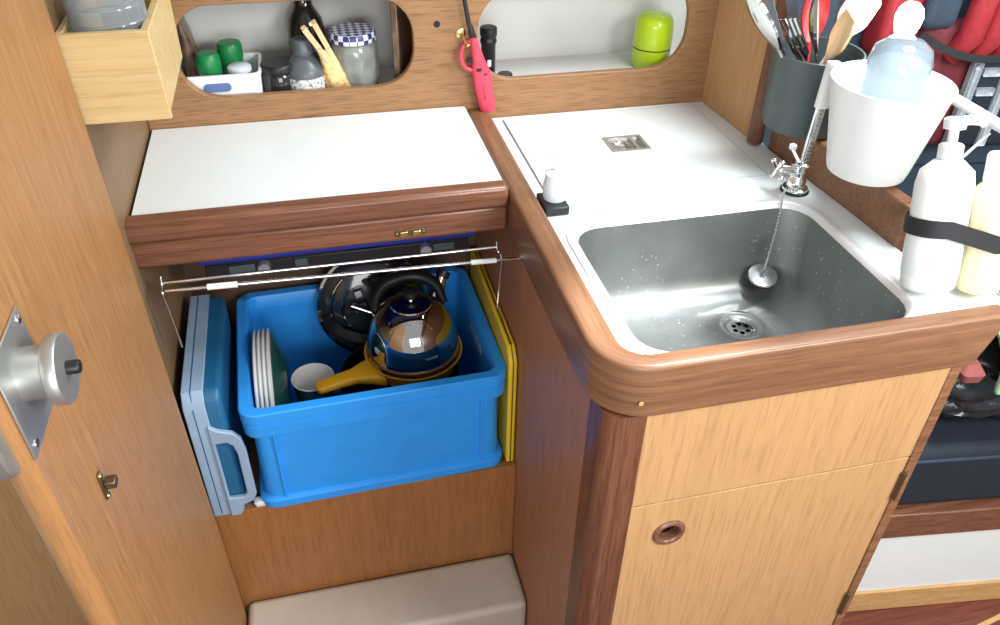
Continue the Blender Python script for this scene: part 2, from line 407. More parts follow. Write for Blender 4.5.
# ================================================================ SINK CABINET
sc = thing('sink_cabinet', 'wooden sink cabinet with dark corner post and finger hole door', 'cabinet', (.2, -.4, FLOOR))
bx('side_panel', (-.0220, -.006, -.662, -.0015, FLOOR + .001, -.004), 'side_ply', sc)
bm = bm_new()
pp = [(-.0225, -.655), (.0255, -.655), (.0255, -.711)] + [(.0005 - .023 * math.sin(a), -.688 - .023 * math.cos(a)) for a in [PI / 2 * k / 6 for k in range(7)]]
plate(bm, pp, [], FLOOR + .001, -.0555, 'z'); obj('corner_post', bm, 'mahogany_z', sc)['label'] = 'dark rounded corner post'
bx('front_panel', (.0258, .4245, -.710, -.694, -.2155, -.0555), 'ply_z', sc, .001)
bx('inner_frame', (.0258, .4245, -.693, -.690, FLOOR + .03, -.06), 'gap_dark', sc)
dr = bm_new(); cx, cz, rx, rz = .086, -.281, .0185, .0185
plate(dr, [(.0262, FLOOR + .03), (.4235, FLOOR + .03), (.4235, -.2178), (.0262, -.2178)], [[(cx + rx * math.cos(a), cz + rz * math.sin(a)) for a in [2 * PI * k / 28 for k in range(28)]]], -.710, -.694, 'y')
d = obj('door', dr, 'ply_z', sc, .001)
lt('finger_hole_ring', [(.0145, -.012), (.0145, .001), (.0165, .0032), (.0205, .0035), (.0232, .001), (.0232, -.0005), (.0185, -.0005), (.0185, -.012)], (cx, -.7102, cz), 'mahogany_x', d, RX(90), 36, cap0=False, cap1=False, closed=True)
for zz in (-.272, -.549):
    tb('hinge', [(.4245, -.7125, zz - .026), (.4245, -.7125, zz + .026)], .0042, 'bronze', d, 10)
bx('side_strip', (.4262, .4415, -.7105, -.655, FLOOR + .001, -.0555), 'rail_x', sc, .002)
bx('right_panel', (.4265, .4410, -.654, -.20, FLOOR + .001, -.0555), 'side_ply', sc)
# edge rail: fiddle left of the worktop, round the corner and along the front; the grain follows the bend
n_c = 12
sta = [((-.036, y), (0, y), -y) for y in (-.0015, -.2, -.4, -.6)]
for k in range(n_c + 1):
    a = PI / 2 * k / n_c; ca, sa = math.cos(a), math.sin(a)
    sta.append(((.030 - .066 * ca, -.652 - .066 * sa), (.030 - .030 * ca, -.662 - .030 * sa), .655 + .05 * a))
sta += [((x, -.718), (x, -.692), .7335 + x - .03) for x in (.12, .22, .32, .42, .467)]
sec = []
for cu_, cv, a0 in ((.82, .013, 0), (.18, .013, 90), (.18, -.047, 180), (.82, -.047, 270)):
    for q in range(5):
        a = math.radians(a0 + 22.5 * q); sec.append((cu_ + .18 * math.cos(a), cv + .0075 * math.sin(a)))
bm = bm_new(); gl_ = bm.verts.layers.float_vector.new('grain'); loops = []
for so2, si2, u in sta:
    lp = []
    for w, z in sec:
        x = so2[0] + (si2[0] - so2[0]) * w; y = so2[1] + (si2[1] - so2[1]) * w
        if x > .46 and z < 0: x -= .022
        v = bm.verts.new((x, y, z)); v[gl_] = (u, w * .03, z); lp.append(v)
    loops.append(lp)
for A, B in zip(loops, loops[1:]):
    for k in range(len(A)): bm.faces.new((A[k], A[(k + 1) % len(A)], B[(k + 1) % len(A)], B[k]))
bm.faces.new(list(reversed(loops[0]))); bm.faces.new(loops[-1])
er = obj('edge_rail', bm, 'bent_rail', sc)
lt('screw_plug', [(.003, 0), (.003, .001), (0, .0012)], (.012, -.7165, -.030), 'pale_wood', er, RX(90), 12)

# worktop with cut outs for the icebox lid and the sink
LX0, LX1, LY0, LY1 = .0275, .384, -.297, -.0135
SX0, SX1, SY0, SY1 = .028, .392, -.677, -.384
bm = bm_new()
plate(bm, [(.0008, -.0015), (.0008, -.657), (.036, -.691), (.508, -.691), (.508, -.61), (.452, -.545), (.431, -.21), (.4355, -.178), (.4235, -.0015)],
      [[(LX0 - .004, LY0 - .0015), (LX1 + .0015, LY0 - .0015), (LX1 + .0015, LY1 + .0015), (LX0 - .004, LY1 + .0015)],
       ov(SX0, SX1, SY0, SY1, .042)], -.022, 0.0, 'z')
tag(obj('worktop', bm, 'laminate'), 'white laminate worktop around the steel sink', 'worktop')
il = thing('icebox_lid', 'square white lid set flush in the worktop behind the sink', 'lid', (.2, -.15, -.02))
bm = bm_new(); plate(bm, [(LX0, LY0), (LX1, LY0), (LX1, LY1), (LX0, LY1)], [[(.1735, -.1735), (.2375, -.1735), (.2375, -.1205), (.1735, -.1205)]], -.020, .0, 'z')
obj('panel', bm, 'laminate', il)
tb('gasket', [(LX0 - .0022, LY1 - .004, -.0004), (LX0 - .0022, LY0 + .01, -.0004)], .0019, 'grey_gasket', il, 8)
bx('trim_strip', (LX0 - .006, LX1 + .006, LY0 - .006, LY1 + .006, -.0300, -.0225), 'gap_dark', il)
fp = bm_new()
plate(fp, [(.1715, -.1755), (.2395, -.1755), (.2395, -.1185), (.1715, -.1185)], [ov(.1765, .2165, -.170, -.124, .006), ov(.2215, .2345, -.170, -.124, .003)], .0002, .0014, 'z')
f = obj('flush_pull', fp, 'satin_metal', il)
loops = [rr(.1765, .2345, -.170, -.124, .006, .0002), rr(.1785, .2325, -.168, -.126, .006, -.009)]
fp = bm_new(); loft(fp, loops, cap0=False); obj('recess', fp, 'satin_metal', f)
bm = bm_new(); tube(bm, [(.1965 + .014 * math.cos(a), -.147 + .016 * math.sin(a), -.0035) for a in [2 * PI * k / 28 for k in range(28)]], .0034, 8, True); obj('finger_ring', bm, 'steel', f)
bx('pivot', (.2165, .2215, -.169, -.125, -.006, .0013), 'steel', f, .001)

# sink
sk = thing('kitchen_sink', 'stainless steel rectangular sink let into the white worktop', 'sink', (.213, -.53, -.14))
DC = (.279, -.478)
bm = bm_new()
F0 = (SX0 - .011, SX1 + .011, SY0 - .011, SY1 + .011)
loops = [rr(*F0, .052, .0004), rr(*F0, .052, .0018), rr(SX0 - .004, SX1 + .004, SY0 - .004, SY1 + .004, .046, .0024), rr(SX0 + .001, SX1 - .001, SY0 + .001, SY1 - .001, .042, .0012),
         rr(SX0 + .004, SX1 - .004, SY0 + .004, SY1 - .004, .042, -.006)]
loft(bm, loops, False, False); obj('flange', bm, 'sink_flange', sk, angle=60)
bm = bm_new()
def ins(d, z, r): return rr(SX0 + d, SX1 - d, SY0 + d, SY1 - d, r, z)
loops = [ins(.004, -.006, .042), ins(.007, -.05, .046), ins(.012, -.105, .052), ins(.018, -.124, .056), ins(.026, -.136, .062), ins(.044, -.1405, .066),
         [tuple(.5 * (Vector(a) + Vector(b))) for a, b in zip(ins(.075, -.142, .05), rcirc(*DC, .05, -.144))],
         rcirc(*DC, .034, -.1450), rcirc(*DC, .0325, -.1468), rcirc(*DC, .0305, -.1468), rcirc(*DC, .0225, -.1475), rcirc(*DC, .0205, -.151)]
L = loft(bm, loops, False, False); obj('bowl', bm, 'sink_steel', sk, angle=70)
dm = bm_new()
hs = [[(DC[0] + .0105 * math.cos(b) + .0038 * math.cos(a), DC[1] + .0105 * math.sin(b) + .0038 * math.sin(a)) for a in [2 * PI * k / 12 for k in range(12)]] for b in [2 * PI * q / 6 + .3 for q in range(6)]]
plate(dm, [(p[0], p[1]) for p in rcirc(*DC, .0206, 0)], hs, -.1545, -.1512, 'z'); dn = obj('drain_strainer', dm, 'steel', sk)
lt('drain_pipe', [(.0206, -.003), (.0206, -.03), (0, -.03)], (DC[0], DC[1], -.1545), 'gap_dark', dn, None, 20, cap0=False)
# plug and chain
PC = Vector((.3345, -.420, -.1035)); PM = RX(16) @ RY(-6)
pg = thing('sink_plug', 'round metal sink plug hanging on a bead chain inside the sink', 'plug', PC)
lt('disc', [(0, -.004), (.0205, -.004), (.0222, -.001), (.0215, .002), (.012, .0038), (.0, .0042)], PC, 'steel', pg, PM)
lt('rubber_rim', [(.0195, -.0085), (.0212, -.0055), (.0226, -.0012), (.0205, -.0042), (.0, -.0045), (0, -.0085)], PC, 'black_plastic', pg, PM, 30, cap0=False, cap1=False)
e0 = PM @ Vector((0, 0, .004)) + PC
tb('eyelet', [e0 + PM @ Vector((.005 * math.cos(a), 0, .004 + .006 * math.sin(a))) for a in [2 * PI * k / 16 for k in range(16)]], .0012, 'chrome', pg, 6, True)
bm = bm_new()
pts = smooth_path([e0 + Vector((0, 0, .010)), (.3415, -.412, -.068), (.3500, -.4015, -.030), (.3545, -.3935, .000), (.3600, -.3830, .0050), (.3760, -.3640, .012)], 14)
acc = 0; last = pts[0]
for p in pts:
    if (p - last).length > .0030 or p is pts[0]:
        bmesh.ops.create_icosphere(bm, subdivisions=1, radius=.0021, matrix=Matrix.Translation(p)); last = p
obj('bead_chain', bm, 'chrome', pg)
bm = bm_new(); tube(bm, pts, .0006, 5); obj('chain_core', bm, 'chrome', pg)

# tap
TC = (.3985, -.3535, 0)
tp = thing('tap', 'chrome folding tap with a tall upright spout at the back of the sink', 'tap', TC)
lt('base_flange', [(.0215, 0.0003), (.0215, .002), (.019, .004), (.013, .0055), (0, .0055)], TC, 'black_plastic', tp)
lt('body', [(.0135, .0045), (.0135, .02), (.0115, .023), (.0115, .034), (.0135, .036), (.0135, .044), (.008, .048), (0, .048)], TC, 'chrome', tp)
lt('collar', [(.019, .004), (.0185, .007), (.014, .009), (.0138, .009)], TC, 'chrome', tp, cap1=False)
h = tb('valve_stem', [(.3985, -.3535, .030), (.380, -.352, .036), (.366, -.351, .038)], [.0085, .008, .0075], 'chrome', tp, 12)
bm = bm_new()
for a in range(4):
    b = a * PI / 2 + .5
    tube(bm, [(.364, -.351, .038), (.364 - .001, -.351 + .016 * math.cos(b), .038 + .016 * math.sin(b))], [.0042, .0036], 8)
    bmesh.ops.create_icosphere(bm, subdivisions=2, radius=.0046, matrix=Matrix.Translation((.363, -.351 + .016 * math.cos(b), .038 + .016 * math.sin(b))))
obj('cross_handle', bm, 'chrome', h)
tb('pivot_lever', smooth_path([(.396, -.352, .046), (.388, -.345, .060), (.386, -.343, .066)]), [.003] * 17, 'chrome', tp, 8)
lt('lever_knob', [(0, -.006), (.0055, -.003), (.0055, .003), (0, .006)], (.3855, -.342, .068), 'white_plastic', tp, None, 14)
bm = bm_new(); M0 = Matrix.Translation((.402, -.3545, .02)) @ RY(2)
loft(bm, [rr(-.0075, .0075, -.004, .004, .0035, z) for z in (0, .175)], M=M0)
s = obj('spout', bm, 'chrome', tp)
bm = bm_new()
for k in range(22):
    z = .012 + k * .006; box(bm, -.0025, .0025, -.0049, -.0039, z, z + .003, M0)
obj('spout_grooves', bm, 'satin_metal', s)
bm = bm_new(); loft(bm, [rr(-.0095, .0095, -.0065, .0065, .004, z) for z in (.112, .178)], M=M0); obj('outlet_sleeve', bm, 'white_plastic', s, .001)

# small pump bottle on the corner of the worktop
so = thing('pump_dispenser', 'small translucent white dispenser on a black square foot at the left of the sink', 'dispenser', (.024, -.331, 0))
bx('foot', (.0045, .0405, -.3555, -.306, .0004, .014), 'black_plastic', so, .002)
lt('cylinder', [(.0165, .0142), (.0178, .018), (.0178, .038), (.0160, .044), (.0160, .054), (.008, .057), (0, .057)], (.0265, -.326, 0), 'milky_plastic', so)
tb('outlet_tube', smooth_path([(.0265, -.326, .054), (.024, -.320, .066), (.021, -.318, .080)]), .0018, 'milky_plastic', so, 8)
tb('hose', smooth_path([(.0405, -.330, .006), (.060, -.345, .003), (.083, -.362, .0022), (.095, -.374, .0034)]), .0015, 'white_plastic', so, 8)

# fiddle rail along the right of the worktop
bm = bm_new()
plate(bm, [(.434, -.203), (.4495, -.53), (.4725, -.531), (.4575, -.202)], [], -.05, .0625, 'z')
tag(obj('fiddle_rail', bm, 'rail_x', None, .004), 'dark wooden fiddle rail along the right of the worktop below the hanging cups', 'rail')
# white rail they hang on
hr = thing('hanging_rail', 'white horizontal rail running behind the two cups', 'rail', (.54, -.2, .170))
tb('rod', [(.541, -.295, .172), (.541, -.80, .165)], .0075, 'white_plastic', hr, 14)
tb('bracket', [(.541, -.80, .165), (.75, -.80, .160), (1.05, -.78, .155), (1.05, -.150, .155)], .005, 'white_plastic', hr)

# grey cutlery pot
def cup(name, label, cat, c, z0, z1, r0, r1, t, mat, inner=None):
    th = thing(name, label, cat, (c[0], c[1], z0))
    pr = [(0, z0), (r0 * .80, z0), (r0 * .95, z0 + .004), (r0, z0 + .014), (r1, z1 - .003), (r1 + .0012, z1 - .001), (r1, z1), (r1 - t, z1 - .001), (r0 - t, z0 + .016), (r0 * .75, z0 + .005), (0, z0 + .005)]
    lt('body', pr, (c[0], c[1], 0), mat, th, None, 48, cap0=False, cap1=False)
    return th
pot = cup('cutlery_pot', 'dark grey pot full of cutlery hanging beside the round post', 'pot', (.4400, -.268), .0635, .184, .060, .0655, .002, 'grey_pot')
wc = cup('white_cup', 'large white plastic cup hanging right of the tap', 'cup', (.4480, -.4300), .0640, .197, .055, .0775, .002, 'white_plastic')

def cutlery(name, label, base, tip, kind, mat, hmat=None, group=None, roll=0):
    """a piece standing in the pot, head up"""
    b, t = Vector(base), Vector(tip); L = (t - b).length
    q = (t - b).to_track_quat('Z', 'Y').to_matrix().to_4x4(); M = Matrix.Translation(b) @ q @ RZ(roll)
    th = thing(name, label, name.split('_')[-1], b, group)
    hl = L * .55
    bm = bm_new(); loft(bm, [rr(-w, w, -d, d, min(w, d) * .9, z, 3) for w, d, z in ((.004, .0015, 0), (.006, .002, hl * .15), (.0045, .002, hl * .7), (.003, .0018, hl))], M=M); obj('handle', bm, hmat or mat, th)
    bm = bm_new()
    if kind in ('spoon', 'spatula'):
        w = .020 if kind == 'spoon' else .023; n = 12; loops = []
        for i in range(n + 1):
            u = i / n; z = hl + (L - hl) * u
            ww = max(.0028, w * (math.sin(PI * min(1, u * .92 + .05)) ** .7)) if kind == 'spoon' else max(.003, w * min(1, u * 2.2) * (1 if u < .9 else .8))
            dep = .009 * math.sin(PI * u) if kind == 'spoon' else 0
            loops.append([tuple((x, .0022 * s_ + dep * (abs(x) / ww) ** 2 - dep, z)) for s_, xs in ((-1, (-ww, -ww * .5, 0, ww * .5, ww)), (1, (ww, ww * .5, 0, -ww * .5, -ww))) for x in xs])
        loft(bm, loops, M=M); obj('bowl' if kind == 'spoon' else 'blade', bm, mat, th)
    elif kind == 'fork':
        pl_ = [(-.003, hl)] + [(-.0125, hl + .022), (-.0125, L), (-.0090, L), (-.0085, hl + .032), (-.0062, hl + .032), (-.0058, L), (-.0022, L), (-.0018, hl + .032), (.0018, hl + .032), (.0022, L), (.0058, L), (.0062, hl + .032), (.0085, hl + .032), (.0090, L), (.0125, L), (.0125, hl + .022), (.003, hl)]
        plate(bm, pl_, [], -.0009, .0009, 'y'); bm.transform(M); obj('tines', bm, mat, th, .0003)
    else:
        plate(bm, [(-.004, hl), (-.0095, hl + .015), (-.0105, L - .03), (-.002, L), (.0045, L - .01), (.006, hl + .01), (.004, hl)], [], -.0008, .0008, 'y'); bm.transform(M); obj('blade', bm, mat, th)
    return th
G = 'cutlery standing in the grey pot'
cutlery('table_spoon', 'shiny steel spoon leaning out at the left of the grey pot', (.452, -.290, .080), (.300, -.262, .282), 'spoon', 'steel_polished', None, G, 20)
cutlery('table_fork', 'steel fork with its tines showing at the front of the grey pot', (.478, -.268, .085), (.364, -.286, .238), 'fork', 'steel_polished', None, G, 30)
cutlery('table_knife', 'slim dark knife standing between spoon and fork', (.440, -.262, .080), (.342, -.250, .275), 'knife', 'pewter_plastic', 'pewter_plastic', G, 40)
cutlery('butter_knife', 'second dark knife standing at the back of the grey pot', (.455, -.250, .080), (.386, -.232, .290), 'knife', 'pewter_plastic', 'pewter_plastic', G, 70)
cutlery('serving_spoon', 'large serving spoon with a bright bowl behind the fork', (.444, -.300, .080), (.412, -.268, .270), 'spoon', 'steel_polished', None, G, 10)
cutlery('wooden_spatula', 'pale wooden spatula at the right of the grey pot', (.432, -.262, .080), (.450, -.308, .245), 'spatula', 'spatula_wood', None, G, 60)
cutlery('white_spatula', 'white plastic spatula leaning right out of the grey pot', (.430, -.250, .080), (.490, -.285, .275), 'spatula', 'white_plastic', None, G, 60)
cutlery('red_spoon', 'bright red plastic spoon at the back of the grey pot', (.436, -.258, .080), (.440, -.232, .275), 'spoon', 'red_handle', None, G, 0)
cutlery('slate_ladle', 'slate coloured plastic ladle at the right of the grey pot', (.462, -.246, .080), (.500, -.238, .290), 'spoon', 'grey_pot', None, G, 0)

# in the white cup: a clear glass; above it a glowing shape added for the glare
gl = tag(lt('glass_tumbler', [(.0365, .0735), (.038, .20), (.040, .222), (.035, .240), (.022, .2495), (0, .2525), (0, .2505), (.0205, .2475), (.0330, .2385), (.0378, .2215), (.0360, .20), (.0345, .0735)], (.449, -.430, 0), 'clear_glass', cap0=False, cap1=False), 'clear rounded glass upside down inside the white cup', 'glass')
lm = thing('glare_shape', 'glowing white shape added for the glare above the white cup', 'glare_shape', (.541, -.33, .172))
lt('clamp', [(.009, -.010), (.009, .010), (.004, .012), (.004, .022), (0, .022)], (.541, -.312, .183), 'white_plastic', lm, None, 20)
lt('glare_body', [(0, 0), (.010, .002), (.013, .010), (.017, .022), (.019, .034), (.016, .046), (.009, .053), (0, .055)], (.541, -.312, .205), 'glare_glow', lm, None, 24)
pt = bpy.data.lights.new('glare_light', 'POINT'); pt.energy = 0.9; pt.color = (.92, .97, 1); pt.shadow_soft_size = .03  # point light added to go with the glare shape
po = bpy.data.objects.new('glare_light', pt); COL.objects.link(po); po.location = (.515, -.335, .262)
tag(tb('power_cable', smooth_path([(.541, -.520, .155), (.500, -.512, .095), (.478, -.515, .082), (.470, -.527, .078), (.468, -.548, .060), (.464, -.566, .025), (.462, -.580, .003)]), .0020, 'white_plastic'), 'thin white cable curling down right of the white cup', 'cable')

# bottles strapped in the right front corner
BT = Vector((0.015, .262, .965)).normalized(); BQ = BT.to_track_quat('Z', 'Y').to_matrix().to_4x4()
def tilted(base): return Matrix.Translation(base) @ BQ
B1, B2 = Vector((.4185, -.634, .0105)), Vector((.4780, -.652, .009))
sb = thing('soap_bottle', 'white pump bottle strapped upright in the right corner of the worktop', 'bottle', B1)
M1 = tilted(B1)
def ovalp(prof, k, M): return [[M @ Vector((r * math.cos(a), r * k * math.sin(a), z)) for a in [2 * PI * i / 36 for i in range(36)]] for r, z in prof]
bm = bm_new(); loft(bm, ovalp([(.028, 0), (.0325, .004), (.034, .02), (.034, .13), (.031, .146), (.018, .158), (.012, .161)], .85, M1)); obj('body', bm, 'white_plastic', sb)
bm = bm_new(); loft(bm, ovalp([(.0135, .161), (.0135, .176), (.011, .178), (.0055, .179), (.0055, .194), (.012, .195), (.0125, .206), (.009, .208)], 1, M1)); pu = obj('pump', bm, 'white_plastic', sb)
bm = bm_new(); tube(bm, [M1 @ Vector(p) for p in ((0, 0, .202), (-.022, -.004, .203), (-.040, -.006, .200), (-.044, -.007, .196))], [.0062, .0058, .005, .0045], 12); obj('nozzle', bm, 'white_plastic', pu)
bm = bm_new(); loft(bm, ovalp([(.0346, .022), (.0346, .062), (.0340, .064), (.0340, .020)], .86, M1), closed=True); obj('paper_label', bm, 'laminate', sb)
yb = thing('cream_bottle', 'cream coloured bottle at the far right edge strapped beside the pump bottle', 'bottle', B2)
M2 = tilted(B2)
bm = bm_new(); loft(bm, ovalp([(.020, 0), (.0235, .003), (.0245, .015), (.0245, .120), (.022, .130), (.016, .136)], 1, M2)); obj('body', bm, 'cream_plastic', yb)
bm = bm_new(); loft(bm, ovalp([(.0165, .1365), (.0170, .138), (.0170, .168), (.015, .171)], 1, M2)); obj('cap', bm, 'white_plastic', yb)
bm = bm_new(); pts = []
c1 = M1 @ Vector((0, 0, .082)); c2 = M2 @ Vector((0, 0, .066)); dv = (c2 - c1); dv = (dv - BT * dv.dot(BT)).normalized(); nv = BT.cross(dv)
for k in range(13): a = PI / 2 + PI * k / 12; pts.append(c1 + (dv * math.cos(a) * 1.0 + nv * math.sin(a) * .9) * .0362)
for k in range(13): a = -PI / 2 + PI * k / 12; pts.append(c2 + (dv * math.cos(a) + nv * math.sin(a)) * .0268)
pts.append(pts[0]); ribbon(bm, pts, .021, .002, BT)
tag(obj('elastic_strap', bm, 'strap_black'), 'black elastic strap around the two bottles at the right', 'strap')

# ================================================================ CRATE AND WHAT IS IN IT
cr = thing('plastic_crate', 'large bright blue plastic crate filled with crockery and pans', 'crate', (-.25, -.2, -.5065))
X0, X1, Y0, Y1 = -.469, -.0425, -.352, -.018
def ir(d, z, r=.02): return rr(X0 + d, X1 - d, Y0 + d, Y1 - d, r, z)
bm = bm_new()
loft(bm, [ir(.013, -.5062, .022), ir(.010, -.4900, .022), ir(.013, -.312, .022), ir(.0185, -.312, .018), ir(.0165, -.490, .018), ir(.022, -.4985, .018)], True, True); obj('body', bm, 'crate_blue', cr)
bm = bm_new(); loft(bm, [ir(.0128, -.3335, .022), ir(.0005, -.3335, .026), ir(0, -.3120, .026), ir(.003, -.3100, .025), ir(.003, -.3060, .025), ir(-.001, -.3040, .027), ir(-.001, -.2870, .027), ir(.001, -.2850, .026), ir(.0155, -.2850, .02), ir(.0180, -.2880, .018), ir(.0180, -.3335, .018)], closed=True); obj('rim', bm, 'crate_blue', cr)
bm = bm_new(); loft(bm, [ir(.003, -.5063, .026), ir(.002, -.5000, .026), ir(.002, -.4900, .026), ir(.004, -.4880, .025), ir(.0105, -.4850, .022), ir(.0125, -.5060, .022)], closed=True); obj('base_lip', bm, 'crate_blue', cr)
for x in (X0 + .045, X1 - .045):
    bx('rib', (x - .002, x + .002, Y0 + .006, Y0 + .0115, -.4855, -.334), 'crate_blue', cr, .0008)
for yy in (Y0 + .05, Y1 - .05):
    bx('rib', (X1 - .0115, X1 - .006, yy - .002, yy + .002, -.4855, -.334), 'crate_blue', cr, .0008)
# hand hold in the right end
bm = bm_new(); plate(bm, ov(-.235, -.150, -.340, -.322, .008), [], X1 - .0195, X1 - .0183, 'x'); obj('hand_hold', bm, 'grey_blue_plastic', cr)

cr.rotation_euler.z = math.radians(1.6); cr.scale.z = .98
_p = Vector((-.0425, -.352, 0)); _l = cr.location.copy(); cr.location = _p + Vector((.003, 0, 0)) + Matrix.Rotation(math.radians(1.6), 3, 'Z') @ (_l - _p)
FL = -.4982
def dish(R, t=.0035): return [(0, 0), (R * .55, 0), (R * .62, .004), (R * .97, .017), (R, .0195), (R * .985, .0195 + t * .5), (R * .60, .004 + t), (0, t)]
pls = ['leftmost', 'second from the left', 'third from the left', 'fourth from the left']
p0 = None
for i in range(4):
    R = .113; x = -.4265 + i * .0074; c = Vector((x, -.205, FL + R + .0005))
    th = thing('dinner_plate', 'white plate standing on edge in the crate, %s of the four' % pls[i], 'plate', (x, -.205, FL), 'white plates standing in the crate')
    if p0 is None:
        p0 = lt('dish', dish(R), c, 'white_ceramic', th, RY(-88), 56, cap0=False, cap1=False); c0 = c.copy(); p0.parent = th
    else:
        q = p0.copy(); COL.objects.link(q); q.parent = th; q.location = -Vector((x, -.205, FL)) + (c - c0)
th = thing('serving_plate', 'dark green plate standing right of the four white plates', 'plate', (-.3985, -.205, FL))
lt('dish', dish(.110), (-.3985, -.200, FL + .1105), 'green_ceramic', th, RY(-88), 56, cap0=False, cap1=False)
def mug(name, label, c, z0, h, r0, r1):
    th = thing(name, label, 'cup', (c[0], c[1], z0), 'cups stacked in the crate')
    lt('outside', [(0, z0), (r0 * .8, z0), (r0, z0 + .004), (r1 * .985, z0 + h - .003), (r1, z0 + h), (r1 - .001, z0 + h - .0005)], (c[0], c[1], 0), 'green_ceramic', th, cap0=False, cap1=False)['label'] = 'dark green outside'
    lt('inside', [(r1, z0 + h), (r1 - .0012, z0 + h + .0014), (r1 - .003, z0 + h), (r0 - .003, z0 + .010), (r0 * .7, z0 + .005), (0, z0 + .005)], (c[0], c[1], 0), 'white_ceramic', th, cap0=False, cap1=False)['label'] = 'white inside'
MC = (-.3550, -.2200)
mug('tea_cup', 'white lined cup on top of the stack beside the plates', MC, -.4320, .082, .026, .0370)
mug('tea_cup', 'cup at the bottom of the stack beside the plates, holding the upper cup', MC, FL, .082, .026, .0370)

KC = (-.1760, -.1990)
sp = thing('saucepan', 'black saucepan at the bottom of the crate under the kettle', 'pan', (KC[0] - .030, KC[1] - .018, FL))
PCN = (KC[0] - .030, KC[1] - .018)
lt('body', [(0, FL), (.098, FL), (.103, FL + .006), (.105, -.3715), (.1065, -.3695), (.105, -.3685), (.102, -.3715), (.100, FL + .008), (0, FL + .006)], (PCN[0], PCN[1], 0), 'black_plastic', sp, None, 48, cap0=False, cap1=False)
bm = bm_new(); M = Matrix.Translation((PCN[0] - .104, PCN[1] - .035, -.375)) @ RZ(188)
loft(bm, [[(x, p[0], p[1]) for p in [(v[0], v[1]) for v in rr(-w, w, -d, d, d * .9, 0, 3)]] for x, w, d in ((0, .010, .006), (.018, .011, .006), (.03, .008, .006))], M=M); obj('side_grip', bm, 'black_plastic', sp)
yp = thing('frying_pan', 'yellow pan with a long yellow handle under the steel kettle', 'pan', (KC[0], KC[1], -.3680))
PZ = -.3680
lt('body', [(0, PZ), (.068, PZ), (.074, PZ + .003), (.0845, PZ + .030), (.0870, PZ + .0345), (.0865, PZ + .0360), (.0835, PZ + .0350), (.0720, PZ + .006), (0, PZ + .004)], (KC[0], KC[1], 0), 'yellow_pan', yp, None, 48, cap0=False, cap1=False)
bm = bm_new(); loops = []
for t, w, d, dz in ((.070, .036, .012, -.006), (.092, .026, .010, .000), (.115, .0165, .0085, .002), (.140, .0145, .008, .003), (.165, .0135, .0075, .003), (.178, .0125, .0065, .003), (.182, .008, .004, .003)):
    loops.append([(-t, p[0], p[1] + dz) for p in [(v[0], v[1]) for v in rr(-w, w, -d, d, d * .85, 0, 4)]])
M = Matrix.Translation((KC[0], KC[1] - .010, PZ + .024)) @ RZ(17); loft(bm, loops, M=M); obj('handle', bm, 'yellow_pan', yp)

kt = thing('kettle', 'polished steel whistling kettle with black lid knob sitting on the yellow pan', 'kettle', (KC[0], KC[1], PZ + .004))
KZ = PZ + .0045
lt('body', [(0, KZ), (.066, KZ), (.070, KZ + 0.0034), (.0735, KZ + 0.0344), (.0790, KZ + 0.0396), (.0795, KZ + 0.0516), (.0765, KZ + 0.0731), (.069, KZ + 0.0946), (.056, KZ + 0.1135), (.040, KZ + 0.1264), (.034, KZ + 0.1290), (0, KZ + 0.1299)], (KC[0], KC[1], 0), 'steel_polished', kt, None, 56)
lt('base_band', [(.0795, KZ + 0.0348), (.0805, KZ + 0.0370), (.0805, KZ + 0.0400), (.0785, KZ + 0.0408)], (KC[0], KC[1], 0), 'steel', kt, None, 56, cap0=False, cap1=False)
kl = lt('lid', [(.036, KZ + 0.1286), (.035, KZ + 0.1316), (.020, KZ + 0.1359), (0, KZ + 0.1367)], (KC[0], KC[1], 0), 'steel_polished', kt)
lt('knob_stem', [(.006, KZ + 0.1359), (.005, KZ + 0.1428), (0, KZ + 0.1428)], (KC[0], KC[1], 0), 'steel', kl, None, 16)
lt('knob', [(0, KZ + 0.1419), (.010, KZ + 0.1428), (.013, KZ + 0.1488), (.012, KZ + 0.1548), (.007, KZ + 0.1582), (0, KZ + 0.1591)], (KC[0], KC[1], 0), 'black_plastic', kl, None, 20)
hd = smooth_path([(KC[0] - .060, KC[1] + .022, KZ + .103), (KC[0] - .056, KC[1] + .045, KZ + .118), (KC[0] - .030, KC[1] + .066, KZ + .132), (KC[0] + .018, KC[1] + .070, KZ + .136), (KC[0] + .050, KC[1] + .052, KZ + .126), (KC[0] + .062, KC[1] + .026, KZ + .103)])
tb('handle', hd, [.0065 + .0065 * math.sin(PI * i / (len(hd) - 1)) for i in range(len(hd))], 'black_plastic', kt, 12)
ksp = tb('spout', [(KC[0] + .040, KC[1] + .048, KZ + 0.0843), (KC[0] + .056, KC[1] + .062, KZ + 0.1084), (KC[0] + .066, KC[1] + .070, KZ + 0.1290)], [.018, .013, .011], 'steel_polished', kt, 16)
tb('whistle', [(KC[0] + .0655, KC[1] + .0695, KZ + 0.1281), (KC[0] + .072, KC[1] + .074, KZ + 0.1376)], [.0125, .0125], 'black_plastic', ksp, 16)
# tiny script mark engraved on the kettle's side: a wavy line with loops
bm = bm_new(); pts = []
for k in range(40):
    u = k / 39; a = math.radians(-82 + 16 * u); rr_ = .0772 + .0007
    pts.append((KC[0] + rr_ * math.cos(a), KC[1] + rr_ * math.sin(a), KZ + 0.0641 + .0022 * math.sin(u * 34) * (1 - .5 * u)))
tube(bm, pts, .00035, 5); obj('engraved_mark', bm, 'satin_metal', kt)

